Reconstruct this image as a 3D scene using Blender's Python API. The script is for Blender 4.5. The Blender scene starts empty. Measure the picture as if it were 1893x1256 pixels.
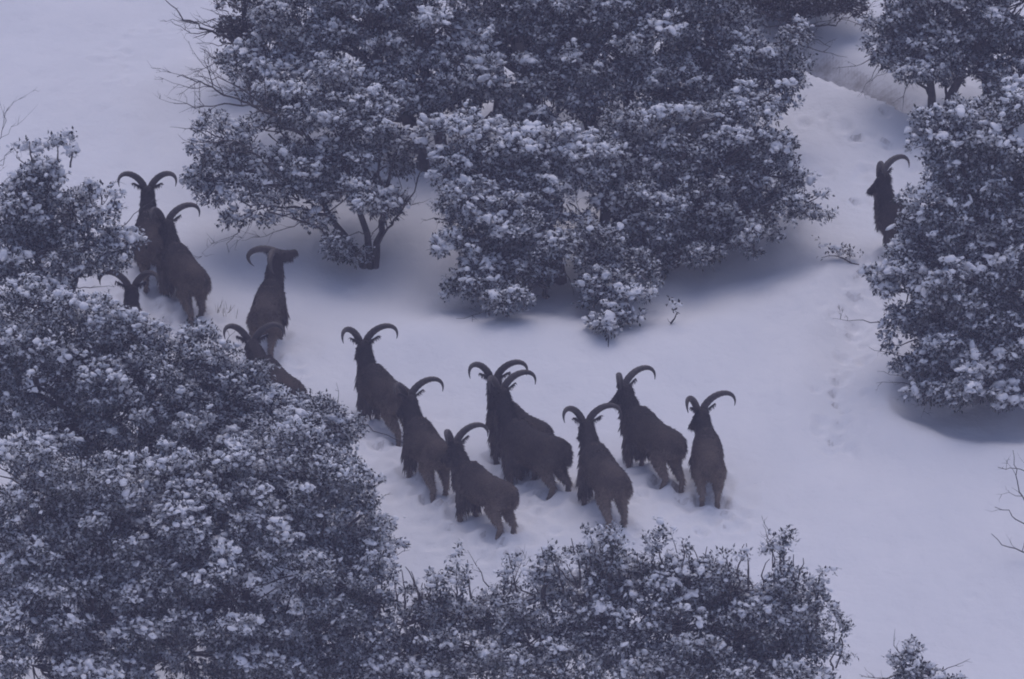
import bpy, bmesh, math, random
import numpy as np
from mathutils import Vector, Matrix

R = math.radians
S = bpy.context.scene
COL = S.collection

# ------------------------------------------------------------------ camera
DIST, PITCH, WIDE = 90.0, R(12), 11.5
W0, H0 = 1893.0, 1256.0
CAM = np.array([0, -DIST * math.cos(PITCH), DIST * math.sin(PITCH)])
FWD = np.array([0, math.cos(PITCH), -math.sin(PITCH)])
UPV = np.array([0, math.sin(PITCH), math.cos(PITCH)])
RGT = np.array([1.0, 0, 0])
cd = bpy.data.cameras.new('camera')
cd.sensor_width = 36
cd.lens = 36 * DIST / WIDE
cd.clip_start, cd.clip_end = 0.5, 1000
cam = bpy.data.objects.new('camera', cd)
COL.objects.link(cam)
cam.location = CAM
cam.rotation_euler = (R(90) - PITCH, 0, 0)
S.camera = cam

# ------------------------------------------------------------------ light
SUN_EL, SUN_AZ = R(80), R(10)
world = bpy.data.worlds.new('World')
S.world = world
world.use_nodes = True
nt = world.node_tree
bg = nt.nodes['Background']
sky = nt.nodes.new('ShaderNodeTexSky')
sky.sky_type = 'NISHITA'
sky.sun_disc = False
sky.sun_elevation = SUN_EL
sky.sun_rotation = SUN_AZ
sky.dust_density = 4.0
mx = nt.nodes.new('ShaderNodeMix')
mx.data_type = 'RGBA'
mx.blend_type = 'MULTIPLY'
mx.inputs[0].default_value = 1.0
nt.links.new(sky.outputs[0], mx.inputs[6])
mx.inputs[7].default_value = (0.80, 0.82, 1.0, 1)      # grey-violet snow-cloud tint
nt.links.new(mx.outputs[2], bg.inputs['Color'])
bg.inputs['Strength'].default_value = 0.12
sl = bpy.data.lights.new('sun', 'SUN')
sl.energy = 0.5
sl.angle = R(60)
sl.color = (1.0, 0.96, 0.97)
sun = bpy.data.objects.new('sun', sl)
COL.objects.link(sun)
sd = Vector((math.sin(SUN_AZ) * math.cos(SUN_EL), math.cos(SUN_AZ) * math.cos(SUN_EL), math.sin(SUN_EL)))
sun.rotation_euler = sd.to_track_quat('Z', 'Y').to_euler()
S.view_settings.view_transform = 'Standard'
S.view_settings.look = 'None'
S.view_settings.exposure = -0.22
S.view_settings.gamma = 1
S.render.engine = 'CYCLES'
S.cycles.max_bounces = 6
S.cycles.diffuse_bounces = 4
S.cycles.volume_bounces = 1
S.cycles.pixel_filter_type = 'BLACKMAN_HARRIS'
S.cycles.filter_width = 1.9
S.cycles.use_denoising = True
try:
    S.cycles.denoiser = 'OPENIMAGEDENOISE'
    S.cycles.denoising_input_passes = 'RGB_ALBEDO_NORMAL'
except Exception:
    pass

# ------------------------------------------------------------------ helpers
rng = np.random.default_rng(7)
rnd = random.Random(7)
TH = WIDE / 2 / DIST


def ray(px, py):
    d = FWD + (px - W0 / 2) / (W0 / 2) * TH * RGT - (py - H0 / 2) / (W0 / 2) * TH * UPV
    return d


def tag(o, label=None, cat=None, group=None, kind=None):
    if label: o['label'] = label
    if cat: o['category'] = cat
    if group: o['group'] = group
    if kind: o['kind'] = kind
    return o


def empty(name, loc):
    o = bpy.data.objects.new(name, None)
    o.empty_display_size = 0.2
    COL.objects.link(o)
    o.location = loc
    return o


def mesh_obj(name, verts, faces, mat, parent=None, smooth=True, origin=None):
    """verts in world space; the object's origin is its parent's base."""
    verts = np.asarray(verts, dtype=np.float64)
    if origin is not None:
        verts = verts - np.asarray(origin)
    me = bpy.data.meshes.new(name)
    if isinstance(faces, np.ndarray):
        k = faces.shape[1]
        n = len(faces)
        me.vertices.add(len(verts))
        me.vertices.foreach_set('co', verts.ravel())
        me.loops.add(n * k)
        me.loops.foreach_set('vertex_index', faces.ravel().astype(np.int32))
        me.polygons.add(n)
        me.polygons.foreach_set('loop_start', np.arange(0, n * k, k, dtype=np.int32))
        me.polygons.foreach_set('loop_total', np.full(n, k, dtype=np.int32))
        me.update(calc_edges=True)
        me.validate()
    else:
        me.from_pydata([tuple(v) for v in verts], [], faces)
        me.update()
    if smooth:
        me.polygons.foreach_set('use_smooth', np.ones(len(me.polygons), dtype=bool))
    if mat: me.materials.append(mat)
    o = bpy.data.objects.new(name, me)
    COL.objects.link(o)
    if parent is not None:
        o.parent = parent
    return o


def norm(v):
    v = np.asarray(v, float)
    return v / (np.linalg.norm(v, axis=-1, keepdims=True) + 1e-12)


def hash2(ix, iy, seed):
    h = (ix.astype(np.int64) * 374761393 + iy.astype(np.int64) * 668265263 + seed * 974634777) & 0xffffffff
    h = ((h ^ (h >> 13)) * 1274126177) & 0xffffffff
    return ((h ^ (h >> 16)) & 0xffff) / 65535.0


def vnoise(x, y, seed=0):
    x = np.asarray(x, float); y = np.asarray(y, float)
    ix, iy = np.floor(x), np.floor(y)
    fx, fy = x - ix, y - iy
    fx = fx * fx * fx * (fx * (fx * 6 - 15) + 10); fy = fy * fy * fy * (fy * (fy * 6 - 15) + 10)
    a, b = hash2(ix, iy, seed), hash2(ix + 1, iy, seed)
    c, d = hash2(ix, iy + 1, seed), hash2(ix + 1, iy + 1, seed)
    return (a * (1 - fx) + b * fx) * (1 - fy) + (c * (1 - fx) + d * fx) * fy - 0.5


# ------------------------------------------------------------------ terrain
TS = math.tan(R(18))


def base_h(y):
    """Snowy hillside in front, a shallow valley, and the slope the camera stands on."""
    y = np.asarray(y, float)
    ys = np.array([-400, -140, -92, -84, -60, -38, -26, -18, -13, 0, 20, 30, 42, 60, 400.])
    zs = np.array([20.0, 19.0, 17.0, 16.0, 4.0, -7.4, -7.8, -5.8, -13 * TS, 0, 20 * TS, 9.4, 12.0, 13.2, 14.0])
    return np.interp(y, ys, zs)


def on_plane(px, py):
    d = ray(px, py)
    t = (TS * CAM[1] - CAM[2]) / (d[2] - TS * d[1])
    return CAM + t * d


def poly_dist(x, y, pts):
    """distance to a polyline, signed side, and a weight that fades out at its ends"""
    seg = [math.hypot(b[0] - a[0], b[1] - a[1]) for a, b in zip(pts[:-1], pts[1:])]
    tot, run = sum(seg), 0.0
    best = np.full(np.shape(x), 1e9)
    side = np.zeros(np.shape(x))
    along = np.zeros(np.shape(x))
    for (a, b), l in zip(zip(pts[:-1], pts[1:]), seg):
        ax, ay = a; bx, by = b
        dx, dy = bx - ax, by - ay
        t = np.clip(((x - ax) * dx + (y - ay) * dy) / (l * l), 0, 1)
        ex, ey = x - (ax + t * dx), y - (ay + t * dy)
        d = np.hypot(ex, ey)
        sg = np.sign(dx * ey - dy * ex)
        m = d < best
        best = np.where(m, d, best)
        side = np.where(m, sg, side)
        along = np.where(m, (run + t * l) / tot, along)
        run += l
    w = np.clip(np.minimum(along, 1 - along) * 5, 0, 1)
    return best, side, w * w * (3 - 2 * w)


def P2(lst):
    return [tuple(on_plane(*p)[:2]) for p in lst]


LIP = P2([(380, 690), (560, 648), (700, 640), (900, 630), (1050, 622), (1200, 634), (1350, 612), (1480, 572), (1600, 500), (1690, 430)])
LIP2 = P2([(1580, 740), (1640, 800), (1720, 830), (1800, 840), (1960, 850)])
DRIFT = P2([(1370, 100), (1440, 122), (1500, 158), (1560, 186), (1620, 206), (1700, 222)])
PATHWAY = P2([(1650, 465), (1600, 550), (1568, 640), (1550, 730), (1545, 810), (1600, 900)])
PATHWAY2 = P2([(1640, 475), (1560, 530), (1480, 580), (1380, 620)])
HUMP = P2([(700, 940), (900, 1010), (1100, 1000), (1340, 940)])

prints = []


def trail(pts, step, spread, size, depth):
    pts = [on_plane(*p) for p in pts]
    for a, b in zip(pts[:-1], pts[1:]):
        L = np.linalg.norm(b - a)
        n = max(1, int(L / step))
        for i in range(n):
            p = a + (b - a) * (i + rnd.random() * .6) / n
            prints.append((p[0] + rnd.gauss(0, spread), p[1] + rnd.gauss(0, spread), size * rnd.uniform(.7, 1.3), depth * .55 * rnd.uniform(.6, 1.3)))


trail([(1640, 470), (1600, 550), (1565, 640), (1550, 730), (1540, 800), (1545, 840)], .09, .16, .065, .075)
trail([(1545, 210), (1575, 225), (1620, 260), (1600, 300), (1590, 380)], .10, .22, .08, .08)
trail([(1660, 500), (1560, 530), (1480, 590)], .16, .1, .06, .035)
trail([(330, 20), (240, 50), (210, 110), (235, 160)], .14, .12, .07, .04)
trail([(1360, 900), (1290, 960), (1180, 965)], .2, .15, .06, .04)
trail([(900, 770), (830, 775), (740, 800)], .2, .15, .06, .035)
trail([(770, 890), (720, 930)], .13, .15, .07, .04)
trail([(1000, 930), (960, 900)], .13, .15, .07, .04)
trail([(1700, 1180), (1800, 1120), (1830, 1060)], .25, .1, .06, .03)
pads = []          # (x, y, radius, depth) trampled snow round the animals' legs


def hgt(x, y, fine=True):
    x = np.asarray(x, float); y = np.asarray(y, float)
    z = base_h(y)
    fade = np.clip(1 - (np.abs(x) - 12) / 6, 0, 1) * np.clip(1 - (np.abs(y) - 16) / 6, 0, 1)
    z = z + fade * (0.30 * vnoise(x / 3.1, y / 4.0, 3) + 0.12 * vnoise(x / 1.1, y / 1.5, 5)) + (1 - fade) * 1.2 * vnoise(x / 11, y / 11, 9)
    if fine:
        d, s, w = poly_dist(x, y, LIP)
        z = z + w * (np.where(s > 0, -0.17 * (1 - np.exp(-(d / .8) ** 2)) * np.exp(-np.maximum(d - 1.2, 0) ** 2 / 1.2), 0) + 0.05 * np.exp(-(d / .4) ** 2))
        d, s, w = poly_dist(x, y, LIP2)
        z = z + w * (np.where(s > 0, -0.22 * (1 - np.exp(-(d / .5) ** 2)) * np.exp(-np.maximum(d - 1.2, 0) ** 2 / 1.2), 0) + 0.05 * np.exp(-(d / .4) ** 2))
        d, s, w = poly_dist(x, y, DRIFT)
        z = z + w * np.where(s > 0, -.48 * np.exp(-((d - .40) / .24) ** 2), .10 * np.exp(-(d / .5) ** 2))
        d, s, w = poly_dist(x, y, PATHWAY)
        z = z + w * (-.10 * np.exp(-(d / .28) ** 2) + .04 * np.exp(-((d - .55) / .2) ** 2))
        d, s, w = poly_dist(x, y, PATHWAY2)
        z = z - w * .06 * np.exp(-(d / .22) ** 2)
        d, s, w = poly_dist(x, y, HUMP)
        z = z + w * 0.10 * np.exp(-(d / 1.0) ** 2)
    return z


def ground_at(px, py):
    d = ray(px, py)
    t = np.linspace(DIST - 30, DIST + 60, 1801)
    P = CAM[None] + t[:, None] * d[None]
    f = P[:, 2] - hgt(P[:, 0], P[:, 1])
    i = int(np.argmax(f < 0))
    a = f[i - 1] / (f[i - 1] - f[i])
    return P[i - 1] * (1 - a) + P[i] * a


def at_depth(px, py, y):
    """point on the pixel's ray in the vertical plane at world y"""
    d = ray(px, py)
    return CAM + d * (y - CAM[1]) / d[1]


# ------------------------------------------------------------------ materials
def new_mat(name):
    m = bpy.data.materials.new(name)
    m.use_nodes = True
    n = m.node_tree
    return m, n, n.nodes['Principled BSDF']


def noise_node(n, scale, detail=4, rough=.6, vec=None):
    t = n.nodes.new('ShaderNodeTexNoise')
    t.inputs['Scale'].default_value = scale
    t.inputs['Detail'].default_value = detail
    t.inputs['Roughness'].default_value = rough
    if vec is not None: n.links.new(vec, t.inputs['Vector'])
    return t


def ramp_node(n, fac, stops):
    r = n.nodes.new('ShaderNodeValToRGB')
    e = r.color_ramp.elements
    e[0].position, e[0].color = stops[0][0], (*stops[0][1], 1)
    e[1].position, e[1].color = stops[-1][0], (*stops[-1][1], 1)
    for p, c in stops[1:-1]:
        k = e.new(p); k.color = (*c, 1)
    n.links.new(fac, r.inputs[0])
    return r


def bump(n, b, h, dist, strength=1):
    k = n.nodes.new('ShaderNodeBump')
    k.inputs['Distance'].default_value = dist
    k.inputs['Strength'].default_value = strength
    n.links.new(h, k.inputs['Height'])
    n.links.new(k.outputs[0], b.inputs['Normal'])


def mat_ground():
    m, n, b = new_mat('snow_ground')
    g = n.nodes.new('ShaderNodeNewGeometry')
    a = noise_node(n, .9, 6, .6, g.outputs['Position'])
    r = ramp_node(n, a.outputs['Fac'], [(.3, (.80, .81, .83)), (.7, (.86, .86, .87))])
    # the steepest banks turn greyer, broken up by noise
    sep = n.nodes.new('ShaderNodeSeparateXYZ')
    n.links.new(g.outputs['True Normal'], sep.inputs[0])
    q = noise_node(n, 5, 5, .7, g.outputs['Position'])
    ma = n.nodes.new('ShaderNodeMath'); ma.operation = 'MULTIPLY_ADD'
    n.links.new(q.outputs['Fac'], ma.inputs[0]); ma.inputs[1].default_value = .5
    n.links.new(sep.outputs['Z'], ma.inputs[2])
    rs = ramp_node(n, ma.outputs[0], [(.62, (1, 1, 1)), (.86, (0, 0, 0))])
    mi = n.nodes.new('ShaderNodeMix'); mi.data_type = 'RGBA'
    n.links.new(rs.outputs[0], mi.inputs[0]); n.links.new(r.outputs[0], mi.inputs[6])
    mi.inputs[7].default_value = (.34, .32, .31, 1)
    n.links.new(mi.outputs[2], b.inputs['Base Color'])
    b.inputs['Roughness'].default_value = .75
    b.inputs['Specular IOR Level'].default_value = .2
    c = noise_node(n, 9, 5, .6, g.outputs['Position'])
    bump(n, b, c.outputs['Fac'], .03, .6)
    return m


def mat_snow():
    m, n, b = new_mat('settled_snow')
    b.inputs['Base Color'].default_value = (.84, .85, .87, 1)
    b.inputs['Roughness'].default_value = .8
    b.inputs['Specular IOR Level'].default_value = .15
    g = n.nodes.new('ShaderNodeNewGeometry')
    c = noise_node(n, 45, 3, .6, g.outputs['Position'])
    bump(n, b, c.outputs['Fac'], .012, .7)
    return m


def mat_leaf(name, dark, light, dust):
    m, n, b = new_mat(name)
    g = n.nodes.new('ShaderNodeNewGeometry')
    a = noise_node(n, 6, 3, .6, g.outputs['Position'])
    r = ramp_node(n, a.outputs['Fac'], [(.3, dark), (.7, light)])
    # snow dust caught on the upper side of a leaf
    sep = n.nodes.new('ShaderNodeSeparateXYZ')
    n.links.new(g.outputs['Normal'], sep.inputs[0])
    c = noise_node(n, 24, 2, .6, g.outputs['Position'])
    ma = n.nodes.new('ShaderNodeMath'); ma.operation = 'MULTIPLY_ADD'
    n.links.new(c.outputs['Fac'], ma.inputs[0]); ma.inputs[1].default_value = 1.6
    n.links.new(sep.outputs['Z'], ma.inputs[2])
    r2 = ramp_node(n, ma.outputs[0], [(1.55 - dust, (0, 0, 0)), (1.75 - dust, (1, 1, 1))])
    r2.color_ramp.elements[0].position = min(.98, (1.55 - dust) / 2)
    r2.color_ramp.elements[1].position = min(1.0, (1.85 - dust) / 2)
    sc = n.nodes.new('ShaderNodeMath'); sc.operation = 'MULTIPLY'
    n.links.new(ma.outputs[0], sc.inputs[0]); sc.inputs[1].default_value = .5
    n.links.new(sc.outputs[0], r2.inputs[0])
    mi = n.nodes.new('ShaderNodeMix'); mi.data_type = 'RGBA'
    n.links.new(r2.outputs[0], mi.inputs[0])
    n.links.new(r.outputs[0], mi.inputs[6])
    mi.inputs[7].default_value = (.50, .52, .55, 1)
    n.links.new(mi.outputs[2], b.inputs['Base Color'])
    b.inputs['Roughness'].default_value = .6
    b.inputs['Specular IOR Level'].default_value = .25
    return m


def mat_bark(name='bark', snow=.9):
    m, n, b = new_mat(name)
    g = n.nodes.new('ShaderNodeNewGeometry')
    a = noise_node(n, 18, 5, .65, g.outputs['Position'])
    r = ramp_node(n, a.outputs['Fac'], [(.3, (.030, .027, .025)), (.7, (.085, .075, .068))])
    sep = n.nodes.new('ShaderNodeSeparateXYZ')
    n.links.new(g.outputs['Normal'], sep.inputs[0])
    c = noise_node(n, 7, 3, .6, g.outputs['Position'])
    ma = n.nodes.new('ShaderNodeMath'); ma.operation = 'ADD'
    n.links.new(sep.outputs['Z'], ma.inputs[0]); n.links.new(c.outputs['Fac'], ma.inputs[1])
    sc = n.nodes.new('ShaderNodeMath'); sc.operation = 'MULTIPLY'
    n.links.new(ma.outputs[0], sc.inputs[0]); sc.inputs[1].default_value = .5
    r2 = ramp_node(n, sc.outputs[0], [(min(.97, .66 / snow), (0, 0, 0)), (min(1., .72 / snow), (1, 1, 1))])
    mi = n.nodes.new('ShaderNodeMix'); mi.data_type = 'RGBA'
    n.links.new(r2.outputs[0], mi.inputs[0]); n.links.new(r.outputs[0], mi.inputs[6])
    mi.inputs[7].default_value = (.75, .76, .78, 1)
    n.links.new(mi.outputs[2], b.inputs['Base Color'])
    b.inputs['Roughness'].default_value = .9
    bump(n, b, a.outputs['Fac'], .01)
    return m


def mat_fur(name, k=1.0):
    """dark brown coat, more rufous and paler on the lower legs and haunches"""
    m, n, b = new_mat(name)
    tc = n.nodes.new('ShaderNodeTexCoord')
    sep = n.nodes.new('ShaderNodeSeparateXYZ')
    n.links.new(tc.outputs['Object'], sep.inputs[0])
    a = noise_node(n, 8, 6, .7, tc.outputs['Object'])
    ad = n.nodes.new('ShaderNodeMath'); ad.operation = 'MULTIPLY_ADD'
    n.links.new(a.outputs['Fac'], ad.inputs[0]); ad.inputs[1].default_value = .5
    n.links.new(sep.outputs['Z'], ad.inputs[2])
    r = ramp_node(n, ad.outputs[0], [(.38, (.27 * k, .212 * k, .165 * k)), (.62, (.122 * k, .096 * k, .079 * k)), (.90, (.056 * k, .048 * k, .046 * k))])
    f = noise_node(n, 60, 3, .7, tc.outputs['Object'])
    mu = n.nodes.new('ShaderNodeMix'); mu.data_type = 'RGBA'; mu.blend_type = 'MULTIPLY'
    mu.inputs[0].default_value = 1
    r3 = ramp_node(n, f.outputs['Fac'], [(.3, (.65, .65, .65)), (.7, (1.25, 1.25, 1.25))])
    n.links.new(r.outputs[0], mu.inputs[6]); n.links.new(r3.outputs[0], mu.inputs[7])
    n.links.new(mu.outputs[2], b.inputs['Base Color'])
    b.inputs['Roughness'].default_value = .95
    b.inputs['Specular IOR Level'].default_value = .1
    bump(n, b, f.outputs['Fac'], .02, .8)
    return m


def mat_plain(name, c, rough=.6, scale=40, var=.3):
    m, n, b = new_mat(name)
    tc = n.nodes.new('ShaderNodeTexCoord')
    a = noise_node(n, scale, 4, .6, tc.outputs['Object'])
    r = ramp_node(n, a.outputs['Fac'], [(.3, tuple(v * (1 - var) for v in c)), (.7, tuple(v * (1 + var) for v in c))])
    n.links.new(r.outputs[0], b.inputs['Base Color'])
    b.inputs['Roughness'].default_value = rough
    bump(n, b, a.outputs['Fac'], .005, .6)
    return m


M_GROUND = mat_ground()
M_SNOW = mat_snow()
M_LEAF = mat_leaf('oak_leaf', (.018, .024, .019), (.058, .068, .052), .42)
M_LEAF_DARK = mat_leaf('bare_oak_leaf', (.024, .024, .020), (.065, .060, .050), -.05)
M_BARK = mat_bark()
M_TWIG = mat_bark('twig_bark', .8)
M_FUR = [mat_fur('brown_coat', 1.0), mat_fur('dark_coat', .85), mat_fur('warm_coat', 1.15)]
M_MANE = mat_plain('throat_hair', (.105, .084, .070), .95, 25)
M_HORN = mat_plain('horn', (.060, .048, .042), .55, 30)
M_EYE = mat_plain('eye', (.01, .008, .006), .2)
M_HOOF = mat_plain('hoof', (.03, .026, .024), .5)
M_GRASS = mat_plain('dry_grass', (.16, .13, .09), .9)

# ------------------------------------------------------------------ tubes


def tube(V, F, pts, rad, n=6, cap=True):
    """append a tapered tube along pts to the lists V, F"""
    pts = np.asarray(pts, float)
    m = len(pts)
    tan = np.gradient(pts, axis=0)
    tan = norm(tan)
    ref = np.array([0, 0, 1.0]) if abs(tan[0][2]) < .9 else np.array([1.0, 0, 0])
    b0 = len(V)
    ang = np.arange(n) * 2 * math.pi / n
    u = norm(np.cross(tan[0], ref))
    for i in range(m):
        u = norm(u - tan[i] * np.dot(u, tan[i]))
        w = np.cross(tan[i], u)
        for a in ang:
            V.append(pts[i] + rad[i] * (math.cos(a) * u + math.sin(a) * w))
    for i in range(m - 1):
        for j in range(n):
            k = (j + 1) % n
            F.append((b0 + i * n + j, b0 + i * n + k, b0 + (i + 1) * n + k, b0 + (i + 1) * n + j))
    if cap:
        F.append(tuple(b0 + j for j in reversed(range(n))))
        F.append(tuple(b0 + (m - 1) * n + j for j in range(n)))


def wobble(a, b, n, amp, sag=0.0):
    a = np.asarray(a, float); b = np.asarray(b, float)
    t = np.linspace(0, 1, n)
    p = a[None] * (1 - t[:, None]) + b[None] * t[:, None]
    L = np.linalg.norm(b - a)
    off = np.cumsum(rng.normal(0, 1, (n, 3)), axis=0)
    off -= off[0] * (1 - t[:, None]) + off[-1] * t[:, None]
    p += off * amp * L / math.sqrt(n)
    p[:, 2] += sag * L * np.sin(t * math.pi)
    return p


def bare_branch(V, F, path, r0, depth=3, spread=.5, dens=7.0, up=.15, fl=.55):
    """a leafless limb with finer and finer twigs"""
    path = np.asarray(path, float)
    seg = np.linalg.norm(np.diff(path, axis=0), axis=1)
    L = seg.sum()
    m = max(4, int(L / .07))
    s = np.concatenate([[0], np.cumsum(seg)])
    q = np.linspace(0, L, m)
    p = np.stack([np.interp(q, s, path[:, k]) for k in range(3)], 1)
    p[1:] += rng.normal(0, .012 + .01 * L, (m - 1, 3)) * .6
    r = r0 * (1 - .78 * np.linspace(0, 1, m))
    tube(V, F, p, r, 5 if r0 > .008 else 4)
    if depth <= 0: return
    nb = max(2, int(L * dens))
    for i in range(nb):
        t = rng.uniform(.25, 1.0)
        k = min(m - 2, int(t * (m - 1)))
        d = norm(p[k + 1] - p[k])
        side = norm(rng.normal(0, 1, 3))
        nd = norm(d * .75 + side * spread * 1.6 + np.array([0, 0, up]))
        l = L * fl * rng.uniform(.4, 1.0) * (1.15 - .6 * t)
        if l < .05: continue
        e = p[k] + nd * l + np.array([0, 0, rng.normal(0, .08) * l])
        mid = (p[k] + e) / 2 + rng.normal(0, .08, 3) * l
        bare_branch(V, F, [p[k], mid, e], max(.0026, r[k] * .55), depth - 1, spread, dens * 1.25, up, fl)


# ------------------------------------------------------------------ templates scattered through a crown
LEAF_V = np.array([[0, 0, 0], [-.27, .45, .10], [0, .48, 0], [.27, .45, .10], [0, 1.0, -.14]])
LEAF_F = np.array([[0, 2, 1], [0, 3, 2], [1, 2, 4], [2, 3, 4]])


def blob_templates(n):
    out = []
    for i in range(n):
        bm = bmesh.new()
        bmesh.ops.create_icosphere(bm, subdivisions=2, radius=1)
        v = np.array([q.co[:] for q in bm.verts])
        f = np.array([[q.index for q in p.verts] for p in bm.faces])
        bm.free()
        k = rng.normal(0, 1, (4, 3)) * 2.0
        ph = rng.uniform(0, 6, 4)
        s = 1 + .20 * sum(np.sin(v @ k[j] + ph[j]) for j in range(4))
        v = v * s[:, None]
        v[:, 2] = np.where(v[:, 2] < 0, v[:, 2] * .5, v[:, 2])
        out.append((v, f))
    return out


BLOBS = blob_templates(6)


def scatter(tv, tf, pos, X, Y, Z, scale):
    """copies of a template: X, Y, Z are (n,3) axes, scale (n,) or (n,3) -> verts, faces"""
    n = len(pos)
    scale = np.asarray(scale)
    if scale.ndim == 1: scale = np.repeat(scale[:, None], 3, 1)
    sv = tv[None] * scale[:, None, :]
    v = pos[:, None] + sv[..., 0:1] * X[:, None] + sv[..., 1:2] * Y[:, None] + sv[..., 2:3] * Z[:, None]
    f = tf[None] + (np.arange(n) * len(tv))[:, None, None]
    return v.reshape(-1, 3), f.reshape(-1, tf.shape[1])


def rand_unit(n):
    return norm(rng.normal(0, 1, (n, 3)))


def make_crown(clusters, axes, root, origin, snow, leaf_mat, leaf_len=.055, leaves=11, blob=1.0, crown_name='crown'):
    """leaf rosettes at the cluster points and the snow that lies on them"""
    n = len(clusters)
    L = leaves
    pos = np.repeat(clusters, L, 0)
    ax = np.repeat(axes, L, 0)
    d = norm(ax * .55 + rand_unit(n * L) * .95)
    pos = pos + d * .014 + rng.normal(0, .020, (n * L, 3))
    up = norm(rng.normal(0, .55, (n * L, 3)) + np.array([0, 0, 1.0]) + ax * .2)
    X = norm(np.cross(d, up))
    Z = np.cross(X, d)
    v, f = scatter(LEAF_V, LEAF_F, pos, X, d, Z, leaf_len * rng.uniform(.7, 1.25, n * L))
    crown = mesh_obj(crown_name, v, f, leaf_mat, root, True, origin)
    # how open to the falling snow each rosette is
    cell = .09
    gx = np.floor(clusters[:, 0] / cell).astype(int); gy = np.floor((clusters[:, 1] + clusters[:, 2] * .1) / cell).astype(int)
    key = gx * 100003 + gy
    order = np.lexsort((-clusters[:, 2], key))
    depth = np.zeros(n)
    ko = key[order]
    start = np.r_[0, np.flatnonzero(np.diff(ko)) + 1]
    idx = np.arange(n)
    first = np.zeros(n, int); first[start] = start
    first = np.maximum.accumulate(first)
    depth[order] = idx - first
    amount = snow * 1.3 * (.22 + .78 * np.exp(-depth * .55)) * rng.uniform(.35, 1.3, n)
    amount = amount * np.clip(.72 + 1.5 * vnoise(clusters[:, 0] / .38 + 7 * clusters[:, 2], clusters[:, 2] / .38, 31), .15, 1.5)
    sp, ss = [], []
    for q, jit in ((0, .012), (1, .035), (2, .045), (3, .05)):
        m = rng.random(n) < amount * (1.15 - .22 * q)
        p = clusters[m] + rng.normal(0, jit, (m.sum(), 3)) * np.array([1, 1, .45]) + np.array([0, 0, .022])
        sp.append(p)
        ss.append((.010 + .025 * rng.random(m.sum()) ** 1.7) * (.72 + .5 * np.clip(amount[m], 0, 1.2)) * blob * (1.25 if q == 0 else 1))
    m = rng.random(n) < .015 * amount * (depth == 0)
    sp.append(clusters[m] + np.array([0, 0, .025])); ss.append(rng.uniform(.045, .075, m.sum()) * blob)
    sp = np.concatenate(sp); ss = np.concatenate(ss)
    V, F, b = [], [], 0
    kind = rng.integers(0, len(BLOBS), len(sp))
    for k, (tv, tf) in enumerate(BLOBS):
        m = kind == k
        c = m.sum()
        if not c: continue
        a = rng.uniform(0, 2 * math.pi, c)
        Zu = norm(rng.normal(0, .5, (c, 3)) + np.array([0, 0, 1.0]))
        X0 = np.stack([np.cos(a), np.sin(a), np.zeros(c)], 1)
        Y0 = norm(np.cross(Zu, X0)); X0 = np.cross(Y0, Zu)
        sc = ss[m][:, None] * np.stack([rng.uniform(.75, 1.35, c), rng.uniform(.75, 1.15, c), rng.uniform(.42, .85, c)], 1)
        vv, ff = scatter(tv, tf, sp[m], X0, Y0, Zu, sc)
        V.append(vv); F.append(ff + b); b += len(vv)
    if V:
        mesh_obj('snow_cover', np.concatenate(V), np.concatenate(F), M_SNOW, crown, True, origin)
    return crown


PX = W0 / WIDE          # photo pixels per metre at the focus distance
TREES = []


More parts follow.
